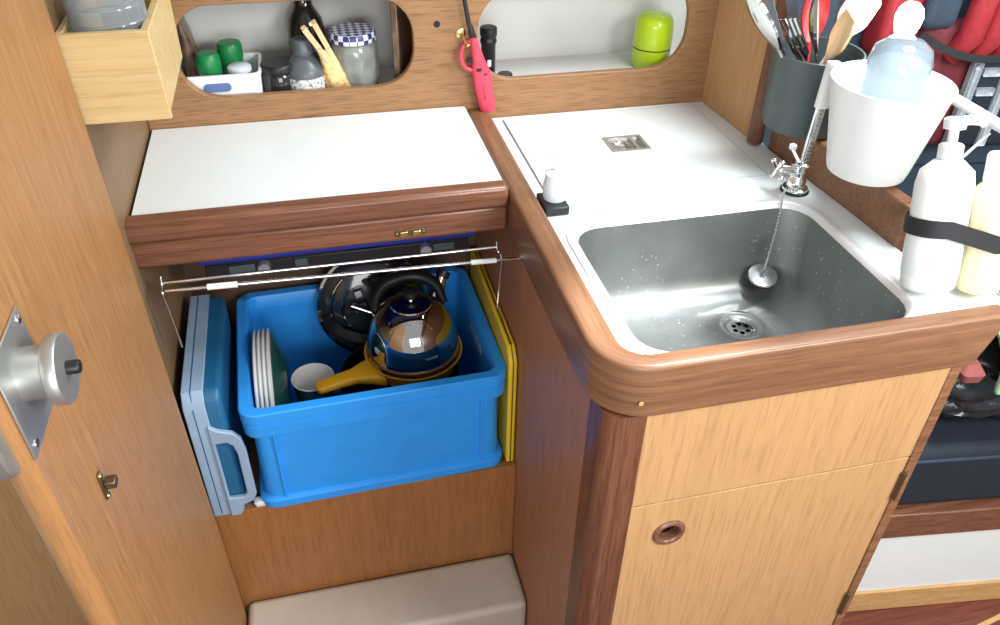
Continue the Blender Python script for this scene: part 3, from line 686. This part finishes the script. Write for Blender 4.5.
# round black lid leaning at the back with its clamps
plid = thing('pressure_cooker_lid', 'round black pan lid with steel rim and clamps leaning at the back of the crate', 'lid', (-.245, -.11, -.40))
LM = Matrix.Translation((-.2330, -.0690, -.3200)) @ RX(74) @ RZ(0)
def lx(name, prof, mat, par, M=Matrix(), segs=48, **k):
    bm = bm_new(); loops = [[LM @ M @ Vector((r * math.cos(a), r * math.sin(a), z)) for a in [2 * PI * i / segs for i in range(segs)]] for r, z in prof]
    loft(bm, loops, **k); return obj(name, bm, mat, par)
dsc = lx('dome', [(0, -.004), (.098, -.004), (.098, 0), (.085, .008), (.05, .014), (0, .016)], 'jar_dark', plid)
lx('rim', [(.0975, -.006), (.1035, -.006), (.1045, -.001), (.1025, .002), (.0975, .002)], 'steel_polished', plid, closed=True)
for rad, a0, a1 in ((.078, 130, 200), (.056, 140, 215)):
    bm = bm_new(); tube(bm, [LM @ Vector((rad * math.cos(math.radians(a0 + (a1 - a0) * k / 14)), rad * math.sin(math.radians(a0 + (a1 - a0) * k / 14)), .0145 if rad > .07 else .0175)) for k in range(15)], .003, 8); obj('clamp_strip', bm, 'steel_polished', dsc)
bm = bm_new(); box(bm, -.036, -.006, .004, .022, .012, .030, LM @ RZ(20)); obj('latch_block', bm, 'black_plastic', dsc, .003)
bm = bm_new(); box(bm, -.026, -.010, .028, .043, .014, .028, LM @ RZ(12)); obj('latch_plate', bm, 'steel', dsc, .002)
bm = bm_new(); tube(bm, [LM @ Vector(p) for p in ((-.040, .012, .030), (-.004, -.004, .036))], .0062, 14); obj('valve', bm, 'steel', dsc)
bm = bm_new(); tube(bm, [LM @ Vector(p) for p in ((-.012, .050, .012), (-.008, .052, .03))], .005, 10); obj('pressure_pin', bm, 'steel', dsc)
bm = bm_new(); ribbon(bm, [LM @ Vector(p) for p in smooth_path([(-.088, -.01, .012), (-.07, -.03, .03), (-.03, -.05, .04), (.02, -.055, .038), (.05, -.045, .018)])], .016, .008, LM.to_3x3() @ Vector((.3, 1, 0))); obj('grip', bm, 'black_plastic', dsc)

# folded case left of the crate
cs = thing('carry_case', 'flat teal plastic case with grey blue handle wedged left of the crate', 'case', (-.51, -.2, -.507))
bm = bm_new(); pr = [(-.352, -.5065), (-.352, -.262), (-.340, -.246), (-.10, -.240), (-.10, -.5065)]
plate(bm, pr, [], -.540, -.4855, 'x'); obj('body', bm, 'teal_plastic', cs, .008, segs=3)
bm = bm_new()
pr = [(-.3525, -.5068), (-.3565, -.5068), (-.3565, -.264), (-.342, -.242), (-.098, -.236), (-.098, -.2403), (-.341, -.2463), (-.3525, -.262)]
plate(bm, pr, [], -.5415, -.5095, 'x'); obj('frame', bm, 'grey_blue_plastic', cs, .0015)
bm = bm_new(); pr = [(-.3525, -.330), (-.3525, -.5068), (-.3595, -.5068), (-.3595, -.330)]
hp = [(-.5135, -.300), (-.5000, -.312), (-.4800, -.320), (-.4700, -.334), (-.4660, -.362), (-.4660, -.462), (-.4720, -.476), (-.4905, -.484), (-.4905, -.494), (-.4970, -.5060), (-.5135, -.5060)]
hh = [(-.5085, -.338), (-.4920, -.338), (-.4840, -.346), (-.4800, -.366), (-.4800, -.456), (-.4860, -.464), (-.5085, -.464)]
plate(bm, hp, [hh], -.3620, -.3530, 'y'); obj('handle', bm, 'grey_blue_plastic', cs, .002)
bm = bm_new(); tube(bm, [(-.5275, -.3569, -.50), (-.5275, -.3569, -.268), (-.5275, -.343, -.2417), (-.5275, -.102, -.2357)], .0008, 6); obj('seam', bm, 'teal_plastic', cs)

# yellow board right of the crate
yb2 = thing('cutting_board', 'yellow plastic board standing on edge right of the crate', 'board', (-.03, -.2, -.507))
bm = bm_new(); plate(bm, [(-.345, -.5065), (-.345, -.272), (-.325, -.250), (-.030, -.246), (-.030, -.5065)], [], -.0390, -.0240, 'x'); obj('board', bm, 'yellow_plastic', yb2, .004, segs=3)
bm = bm_new(); tube(bm, [(-.0315, -.3452, -.504), (-.0315, -.3452, -.273), (-.0315, -.326, -.2497), (-.0315, -.034, -.2455)], .0013, 6); obj('groove', bm, 'bronze', yb2)
bm = bm_new(); loft(bm, [rr(-.474, -.448, -.350, -.335, .003, -.5072), rr(-.476, -.446, -.351, -.334, .004, -.500), rr(-.470, -.452, -.348, -.336, .004, -.497)])
tag(obj('cleaning_cloth', bm, 'white_cloth'), 'small pale cloth wedged between the teal case and the crate', 'cloth')

# ================================================================ LOCKER SHELVES
SZ = .0503
bk = thing('storage_basket', 'white plastic basket with oval handle hole at the left of the shelf', 'basket', (-.44, .07, SZ))
def bi(d, z, r=.012): return rr(-.503 + d, -.372 - d, .0165 + d, .117 - d, r, z)
bm = bm_new(); loft(bm, [bi(.006, SZ), bi(.002, SZ + .004), bi(0, .0985), bi(.0025, .0985), bi(.0045, SZ + .006), bi(.008, SZ + .003)]); obj('body', bm, 'white_plastic', bk)
bm = bm_new(); loft(bm, [bi(-.0015, .0975, .013), bi(-.0015, .1012, .013), bi(.003, .1012, .011), bi(.003, .0975, .011)], closed=True); obj('rim', bm, 'white_plastic', bk)
bm = bm_new(); plate(bm, ov(-.463, -.420, .0745, .0885, .0068), [], .0158, .0172, 'y'); obj('handle_hole', bm, 'blue_sachet', bk)['label'] = 'oval handle hole showing blue contents'
def jar(name, label, cat, c, z0, prof, lid_prof, mat, lmat, group=None):
    th = thing(name, label, cat, (c[0], c[1], z0), group)
    lt('body', [(r, z0 + z) for r, z in prof], (c[0], c[1], 0), mat, th, None, 32)
    lt('lid', [(r, z0 + z) for r, z in lid_prof], (c[0], c[1], 0), lmat, th, None, 32)
    return th
jar('spice_jar', 'jar with rounded green lid at the front of the white basket', 'jar', (-.452, .055), SZ + .0035, [(.017, 0), (.0185, .003), (.0185, .040), (.017, .043)], [(.0192, .042), (.0195, .045), (.0195, .066), (.016, .072), (0, .073)], 'clear_plastic', 'green_lid', 'green lidded jars in the basket')
jar('spice_jar', 'taller green lidded jar at the back of the white basket', 'jar', (-.418, .085), SZ + .0035, [(.017, 0), (.0185, .003), (.0185, .050), (.017, .053)], [(.0192, .052), (.0200, .055), (.0200, .074), (.018, .078), (0, .079)], 'green_lid', 'green_lid', 'green lidded jars in the basket')
jar('plastic_tub', 'small clear tub with pale lid in the white basket', 'tub', (-.405, .046), SZ + .0035, [(.015, 0), (.0175, .003), (.0185, .042), (.0185, .044)], [(.0192, .0435), (.0192, .050), (.015, .053), (0, .054)], 'clear_plastic', 'milky_plastic')
fb = bm_new(); M = Matrix.Translation((-.478, .098, SZ + .012)) @ RY(-5)
loft(fb, [rr(-w, w, -d, d, min(w, d) * .9, z, 4) for w, d, z in ((.010, .020, 0), (.014, .024, .012), (.012, .025, .05), (.008, .026, .085), (.003, .027, .105), (.0022, .028, .118))], M=M)
tag(obj('snack_packet', fb, 'brown_foil'), 'crumpled brown foil packet standing in the left end of the shelf', 'packet')
jar('preserve_jar', 'small dark jar with black lid between basket and bottle', 'jar', (-.3435, .050), SZ, [(.026, 0), (.028, .003), (.028, .036), (.025, .042)], [(.0275, .041), (.0285, .043), (.0285, .053), (.027, .0555), (0, .0555)], 'jar_dark', 'black_plastic')
gb = thing('sauce_bottle', 'grey squeeze bottle with a patterned label in front of the wine bottle', 'bottle', (-.3015, .0505, SZ))
lt('body', [(0, 0), (.0325, 0), (.0345, .003), (.0345, .037), (.0325, .046), (.019, .062), (.0150, .066), (.0150, .070), (0, .070)], (-.3015, .0505, SZ), 'pewter_plastic', gb, None, 36, cap0=False)
lt('paper_label', [(.0350, .005), (.0350, .033), (.0344, .034), (.0344, .004)], (-.3015, .0505, SZ), 'label_print', gb, None, 36, closed=True)
lt('cap', [(.0165, .068), (.0172, .0685), (.0172, .076), (.016, .078), (.016, .090), (.014, .092), (0, .092)], (-.3015, .0505, SZ), 'pewter_plastic', gb, None, 24)
wb = thing('wine_bottle', 'tall dark glass bottle standing behind the grey squeeze bottle', 'bottle', (-.291, .1135, SZ))
lt('glass', [(0, 0), (.029, 0), (.031, .003), (.031, .092), (.028, .106), (.016, .125), (.0135, .140), (.013, .20), (.0145, .202), (.0145, .212), (0, .212)], (-.291, .1135, SZ), 'dark_glass', wb, None, 36, cap0=False)
lt('paper_label', [(.0314, .020), (.0314, .066), (.0309, .067), (.0309, .019)], (-.291, .1135, SZ), 'pewter_plastic', wb, None, 36, closed=True)
gg = bm_new(); M = Matrix.Translation((-.2500, .0420, SZ + .0002)) @ RZ(8)
loops = []
for z, w, d, sx in ((0, .021, .014, .002), (.006, .023, .016, .002), (.030, .021, .012, -.002), (.050, .016, .006, -.008), (.064, .013, .003, -.013), (.074, .013, .0024, -.017)):
    loops.append([(p[0] + sx, p[1], z) for p in rr(-w, w, -d, d, d * .9, 0, 4)])
loft(gg, loops, M=M)
tag(obj('coffee_packet', gg, 'gold_foil'), 'gold foil packet closed with clothespins on the shelf', 'packet')
def peg(label, base, tip):
    b, t = Vector(base), Vector(tip); M = Matrix.Translation(b) @ (t - b).to_track_quat('Z', 'Y').to_matrix().to_4x4(); L = (t - b).length
    th = thing('clothespin', label, 'clothespin', b, 'wooden clothespins on the gold packet')
    for s in (-1, 1):
        bm = bm_new(); plate(bm, [(s * .0008, 0), (s * .0062, 0), (s * .0058, L * .45), (s * .0105, L), (s * .0070, L), (s * .0015, L * .42)], [], -.0042, .0042, 'y'); bm.transform(M); obj('jaw', bm, 'spatula_wood', th, .0008)
    bm = bm_new(); tube(bm, [M @ Vector((.0062 * math.cos(a), -.0042 + .0084 * k / 24, L * .42 + .0045 * math.sin(a))) for k, a in enumerate([.52 * q for q in range(25)])], .0009, 6); obj('spring', bm, 'steel', th)
peg('wooden clothespin at the left on the gold packet', (-.2600, .0300, .107), (-.2960, .026, .166))
peg('wooden clothespin at the right on the gold packet', (-.2480, .0440, .098), (-.2790, .042, .170))
cj = thing('jam_jar', 'glass jar with a blue checked lid at the right of the left shelf', 'jar', (-.217, .070, SZ))
bm = bm_new(); loft(bm, [[( -.217 + r * math.cos(a) * (1 + q * .025 * math.cos(9 * a)), .070 + r * math.sin(a) * (1 + q * .025 * math.cos(9 * a)), SZ + z) for a in [2 * PI * i / 72 for i in range(72)]] for r, z, q in ((.032, 0, 0), (.0370, .003, .5), (.0395, .020, 1), (.0405, .048, 1), (.040, .064, .3), (.037, .075, 0), (.035, .078, 0))]); obj('glass', bm, 'jar_fill', cj, angle=60)
lt('lid', [(.0375, .0785), (.0392, .080), (.0392, .092), (.037, .0955), (0, .0965)], (-.217, .070, SZ), 'blue_check', cj, None, 40)
bm = bm_new(); box(bm, -.006, .006, -.040, .040, 0, .150, Matrix.Translation((-.134, .066, SZ + .0002)) @ RZ(-24)); fr = obj('picture_frame', bm, 'brown_foil', None, .002); tag(fr, 'brown wrapped flat packet standing at the right end of the left shelf', 'packet'); fr.name = 'flat_packet'
# right locker
tr = thing('torch', 'black torch standing at the left of the right shelf', 'torch', (.0150, .060, SZ))
lt('barrel', [(0, 0), (.0115, 0), (.0125, .002), (.0125, .060), (.0145, .064), (.0145, .068), (.0135, .070), (.0135, .074), (.0150, .076), (.0150, .088), (.013, .090), (0, .090)], (.0150, .060, SZ), 'black_plastic', tr, None, 28, cap0=False)
bx('switch', (.0105, .0175, .0465, .0480, SZ + .024, SZ + .036), 'white_plastic', tr, .0008)
tag(lt('bottle_cap', [(0, 0), (.013, 0), (.0135, .002), (.0135, .012), (.012, .0145), (0, .015)], (.0405, .038, SZ), 'black_plastic', None, None, 24, cap0=False), 'small black round cap lying beside the torch', 'cap')
tm = thing('thermos', 'lime green thermos flask at the right end of the right shelf', 'flask', (.326, .068, SZ))
lt('body', [(0, 0), (.0325, 0), (.0350, .003), (.0350, .034), (0, .034)], (.326, .068, SZ), 'lime_enamel', tm, None, 40, cap0=False)
lt('seal', [(.0345, .034), (.0345, .0362), (0, .0362)], (.326, .068, SZ), 'gap_dark', tm, None, 40)
lt('cup_lid', [(.0350, .0362), (.0352, .038), (.0345, .075), (.0330, .085), (.027, .092), (.015, .095), (0, .0955)], (.326, .068, SZ), 'lime_enamel', tm, None, 40)
# lighter on its hook, hook, screw plug
hk = thing('wall_hook', 'small brass hook screwed to the wall between the two openings', 'hook', (-.043, 0, .15))
lt('backplate', [(.0085, 0), (.0085, .0018), (.006, .003), (0, .0035)], (-.0455, -.0002, .1515), 'brass', hk, RX(90), 24)
tb('prong', smooth_path([(-.0455, -.003, .150), (-.043, -.010, .146), (-.040, -.016, .139), (-.038, -.020, .137), (-.0365, -.022, .142)]), .0026, 'brass', hk, 8)
tag(lt('screw_plug', [(.0055, .0002), (.0052, .0008), (0, .0008)], (-.0845, 0, .1680), 'gap_dark', None, RX(90), 20), 'small dark round plug in the wall left of the lighter', 'plug')
lg = thing('gas_lighter', 'pink gas lighter with black barrel hanging on the wall hook', 'lighter', (-.02, -.012, .10))
def slab(bm, prof, y0, y1): plate(bm, prof, [], y0, y1, 'y')
def lseg(name, rows, y, mat, parent=lg):
    """rows: (centre x, z, half width, half thickness)"""
    bm = bm_new(); loft(bm, [[(cx + p[0], y + p[1], cz) for p in rr(-w, w, -d, d, d * .9, 0, 4)] for cx, cz, w, d in rows]); return obj(name, bm, mat, parent)
LY = -.0130
lseg('barrel', [(-.0265, .142, .0060, .0055), (-.029, .152, .0060, .0055), (-.0325, .166, .0045, .0045), (-.0345, .170, .0038, .0038), (-.0430, .215, .0034, .0034), (-.0480, .240, .0034, .0034)], LY, 'black_plastic')
bd = lseg('body', [(-.0275, .148, .0062, .0060), (-.0240, .132, .0078, .0075), (-.0180, .108, .0110, .0085), (-.0140, .090, .0160, .0090), (-.0090, .060, .0158, .0090), (-.0045, .036, .0150, .0085), (-.0020, .022, .0135, .0075), (-.001, .0185, .008, .005)], LY, 'pink_plastic')
bm = bm_new(); tube(bm, smooth_path([(-.0275, LY, .142), (-.040, LY, .138), (-.0475, LY, .126), (-.0475, LY, .112), (-.040, LY, .098), (-.026, LY, .092)]), .0034, 10); obj('trigger_guard', bm, 'pink_plastic', lg)
bx('trigger', (-.0380, -.0255, LY - .003, LY + .003, .106, .113), 'black_plastic', lg, .001)
bx('flame_switch', (-.0235, -.0150, LY - .0108, LY - .0085, .0935, .0985), 'black_plastic', bd, .0005)
bx('gas_window', (-.0110, -.0050, LY - .0108, LY - .0085, .0870, .0890), 'black_plastic', bd, .0003)
bm = bm_new()
for k in range(7):
    z = .066 - k * .0035; box(bm, -.0128 + (.066 - z) * .16, -.0106 + (.066 - z) * .16 - (.0007 if k % 2 else 0), LY - .0097, LY - .0090, z, z + .0022)
obj('printed_mark', bm, 'mahogany_z', bd)

# bamboo box with its clear jar, hung on the left wall
bb = thing('bamboo_box', 'open bamboo box hanging on the left wall above the counter', 'box', (-.50, -.26, .2))
bm = bm_new(); bx0, bx1, by0, by1, bz0, bz1 = -.5555, -.4600, -.3690, -.158, .193, .294
plate(bm, [(bx0, bz0), (bx1 + .003, bz0), (bx1, bz1), (bx0, bz1)], [], by0, by0 + .009, 'y'); fp_ = obj('front_board', bm, 'bamboo', bb, .0012)
for z in (.225, .254): bx('glue_line', (bx0 + .001, bx1 + .0015, by0 - .0003, by0 + .0002, z, z + .0006), 'pale_wood', fp_)
bm = bm_new(); plate(bm, [(by0 + .0092, bz0), (by1, bz0), (by1, bz1), (by0 + .0092, bz1)], [], bx1 - .009, bx1, 'x'); obj('side_board', bm, 'bamboo', bb, .0012)
bx('wall_board', (bx0, bx0 + .007, by0 + .0092, by1, bz0, bz1), 'bamboo', bb, .001)
bx('back_board', (bx0 + .0072, bx1 - .0092, by1 - .008, by1, bz0, bz1), 'bamboo', bb, .001)
bx('bottom_board', (bx0 + .0072, bx1 - .0092, by0 + .0092, by1 - .0082, bz0, bz0 + .007), 'bamboo', bb, .001)
cj2 = thing('glass_jar', 'clear round jar standing in the bamboo box', 'jar', (-.507, -.305, .2005))
lt('wall', [(0, 0), (.034, 0), (.0410, .006), (.0410, .16), (.0385, .16), (.0385, .010), (0, .006)], (-.507, -.316, .2005), 'clear_glass', cj2, None, 40, cap0=False, cap1=False)
for z in (.055, .095, .112):
    bm = bm_new(); tube(bm, [(-.507 + .0412 * math.cos(a), -.316 + .0412 * math.sin(a), .2005 + z) for a in [2 * PI * k / 40 for k in range(40)]], .0012, 6, True); obj('moulded_ring', bm, 'clear_glass', cj2)

# ================================================================ THE SETTEE BEYOND
SU = Vector((.9916, -.129, 0)); SN = Vector((.129, .9916, 0)); SP = Vector((.67, -.53, 0))
SM = Matrix((( SU.x, SN.x, 0, SP.x), (SU.y, SN.y, 0, SP.y), (0, 0, 1, 0), (0, 0, 0, 1)))
def sbx(name, dims, mat, parent=None, bevel=0):
    bm = bm_new(); box(bm, *dims, SM); return obj(name, bm, mat, parent, bevel, segs=3)
se = thing('settee_base', 'white fronted settee base with dark wood trim beyond the sink cabinet', 'settee', (1.0, -.4, FLOOR))
sbx('front_board', (-.205, 1.1, 0, .018, -.860, -.675), 'laminate', se)
sbx('top_trim', (-.205, 1.1, -.012, .020, -.6748, -.6075), 'mahogany_x', se, .004)
sbx('kick_strip', (-.205, 1.1, -.006, .020, FLOOR + .001, -.8602), 'pale_wood', se, .002)
sbx('seat_board', (-.205, 1.1, .021, .52, -.640, -.6125), 'cabinet_inside', se)
cu = thing('seat_cushion', 'dark navy seat cushion on the settee beyond the cabinet', 'cushion', (1.0, -.3, -.607))
sbx('cushion', (-.165, 1.1, .002, .43, -.6065, -.455), 'navy_fabric', cu, .02)
bm = bm_new(); tube(bm, [SM @ Vector((x, .003, -.478)) for x in (-.15, .4, 1.08)], .004, 8); obj('piping', bm, 'navy_top', cu)
bc = thing('backrest_cushion', 'slate blue upholstered backrest behind the fiddle rail', 'cushion', (1.0, -.1, -.45))
sbx('cushion', (-.24, 1.1, .435, .52, -.60, .42), 'navy_top', bc, .02)
for z in (-.12,): sbx('seam', (-.15, 1.09, .433, .436, z, z + .004), 'navy_fabric', bc)
st(sbx('wall_end', (-.24, 1.1, .525, .54, FLOOR, .45), 'locker_grey'))
# floor boards' pale seams
for k, (a, b_) in enumerate((((.50, -.70), (1.05, -.60)), ((.55, -.84), (1.1, -.72)))):
    bm = bm_new(); ribbon(bm, [(a[0], a[1], FLOOR + .0008), (b_[0], b_[1], FLOOR + .0008)], .010, .0012, (-.18, 1, 0)); st(obj('trim_%d' % (4 + k), bm, 'pale_wood'))
# rubbish bag
def blob(name, c, rad, mat, amp, seed, label, cat, freq=9.0, sub=5):
    from mathutils import noise
    bm = bm_new(); bmesh.ops.create_icosphere(bm, subdivisions=sub, radius=1)
    for v in bm.verts:
        d = v.co.normalized(); k = noise.noise(d * freq * .35 + Vector((seed, 0, 0))) * .5 + abs(noise.noise(d * freq + Vector((0, seed, 0)))) * -.8 + .15
        p = Vector((d.x * rad[0], d.y * rad[1], d.z * rad[2])) * (1 + amp * k)
        p.z = max(p.z, -rad[2] * .8); v.co = SM @ (p + Vector(c))
    return tag(obj(name, bm, mat, None, angle=75), label, cat)
blob('rubbish_bag', (.20, .155, -.365), (.30, .13, .106), 'bin_bag', .30, 3.1, 'crumpled shiny black plastic bag on the navy seat cushion', 'bag')
def cloth(name, pts, w, mat, label, cat):
    """a folded cloth: a strip swept over pts with rounded thickness"""
    bm = bm_new(); ribbon(bm, [SM @ Vector(p) for p in smooth_path(pts)], w, .012, SM.to_3x3() @ Vector((1, 0, 0))); return tag(obj(name, bm, mat, None, .004), label, cat)
cloth('leaf_cloth', [(.185, -.004, -.315), (.185, .006, -.262), (.185, .05, -.222), (.185, .14, -.206), (.185, .25, -.215)], .23, 'leaf_print', 'green leaf patterned cloth lying over the black bag at the right edge', 'cloth')
bm = bm_new(); loft(bm, [[SM @ Vector((p[0], p[1], z)) for p in rr(x0, x1, y0, y1, .008, 0, 4)] for x0, x1, y0, y1, z in ((.018, .052, .010, .06, -.300), (.015, .055, .008, .065, -.285), (.025, .048, .02, .05, -.272))])
tag(obj('pink_napkin', bm, 'pink_cloth'), 'small dull pink cloth on top of the black bag under the end of the rail', 'cloth')

# life jackets hanging in front of the backrest
def pad(bm, x0, x1, y0, y1, z0, z1, r=.02):
    loft(bm, [[SM @ Vector((p[0], y, p[1])) for p in [(v[0], v[1]) for v in rr(x0 + d, x1 - d, z0 + d, z1 - d, r, 0, 5)]] for y, d in ((y1, .006), (y1 - .006, 0), (y0 + .012, 0), (y0 + .004, .004), (y0, .012))])
j1 = thing('life_jacket', 'bright red jacket hanging behind the white cup and the glowing shape', 'jacket', SM @ Vector((-.1, .40, .1)), 'red jackets hanging on the backrest')
bm = bm_new(); pad(bm, -.085, -.015, .372, .432, .11, .40); obj('shell', bm, 'red_fabric', j1)
bm = bm_new(); pad(bm, -.030, .030, .350, .371, .168, .37, .012); obj('collar', bm, 'navy_top', j1)
j2 = thing('life_jacket', 'red and dark grey jacket with reflective bands at the right edge', 'jacket', SM @ Vector((.15, .40, .0)), 'red jackets hanging on the backrest')
bm = bm_new(); pad(bm, -.012, .260, .385, .432, -.055, .165, .03); j2b = obj('lower_panel', bm, 'dark_red_fabric', j2)
for k in range(4):
    x = .072 + k * .040; bm = bm_new(); tube(bm, [SM @ Vector((x - .014 + .001 * k, .383, .112)), SM @ Vector((x, .368, .15)), SM @ Vector((x + .004, .366, .26)), SM @ Vector((x + .006, .37, .36))], [.014, .0205, .0205, .016], 16); obj('roll', bm, 'red_fabric', j2)
bm = bm_new(); pad(bm, .105, .262, .372, .386, -.055, .108, .012); pk = obj('pocket', bm, 'navy_fabric', j2)
for x0 in (.098, .158): 
    bm = bm_new(); pad(bm, x0, x0 + .018, .367, .3725, -.048, .108, .003); obj('reflective_band', bm, 'reflective_grey', pk)
for z in (.048, .083):
    bm = bm_new(); pad(bm, .120, .154, .368, .3725, z, z + .014, .003); obj('reflective_patch', bm, 'reflective_grey', pk)
bm = bm_new(); ribbon(bm, [SM @ Vector(p) for p in smooth_path([(-.02, .366, .158), (.03, .352, .135), (.08, .342, .124), (.14, .340, .126), (.20, .342, .138), (.27, .352, .165)])], .012, .003, (0, 0, 1)); tag(obj('black_strap', bm, 'strap_black'), 'black strap looped across the red jacket rolls', 'strap')
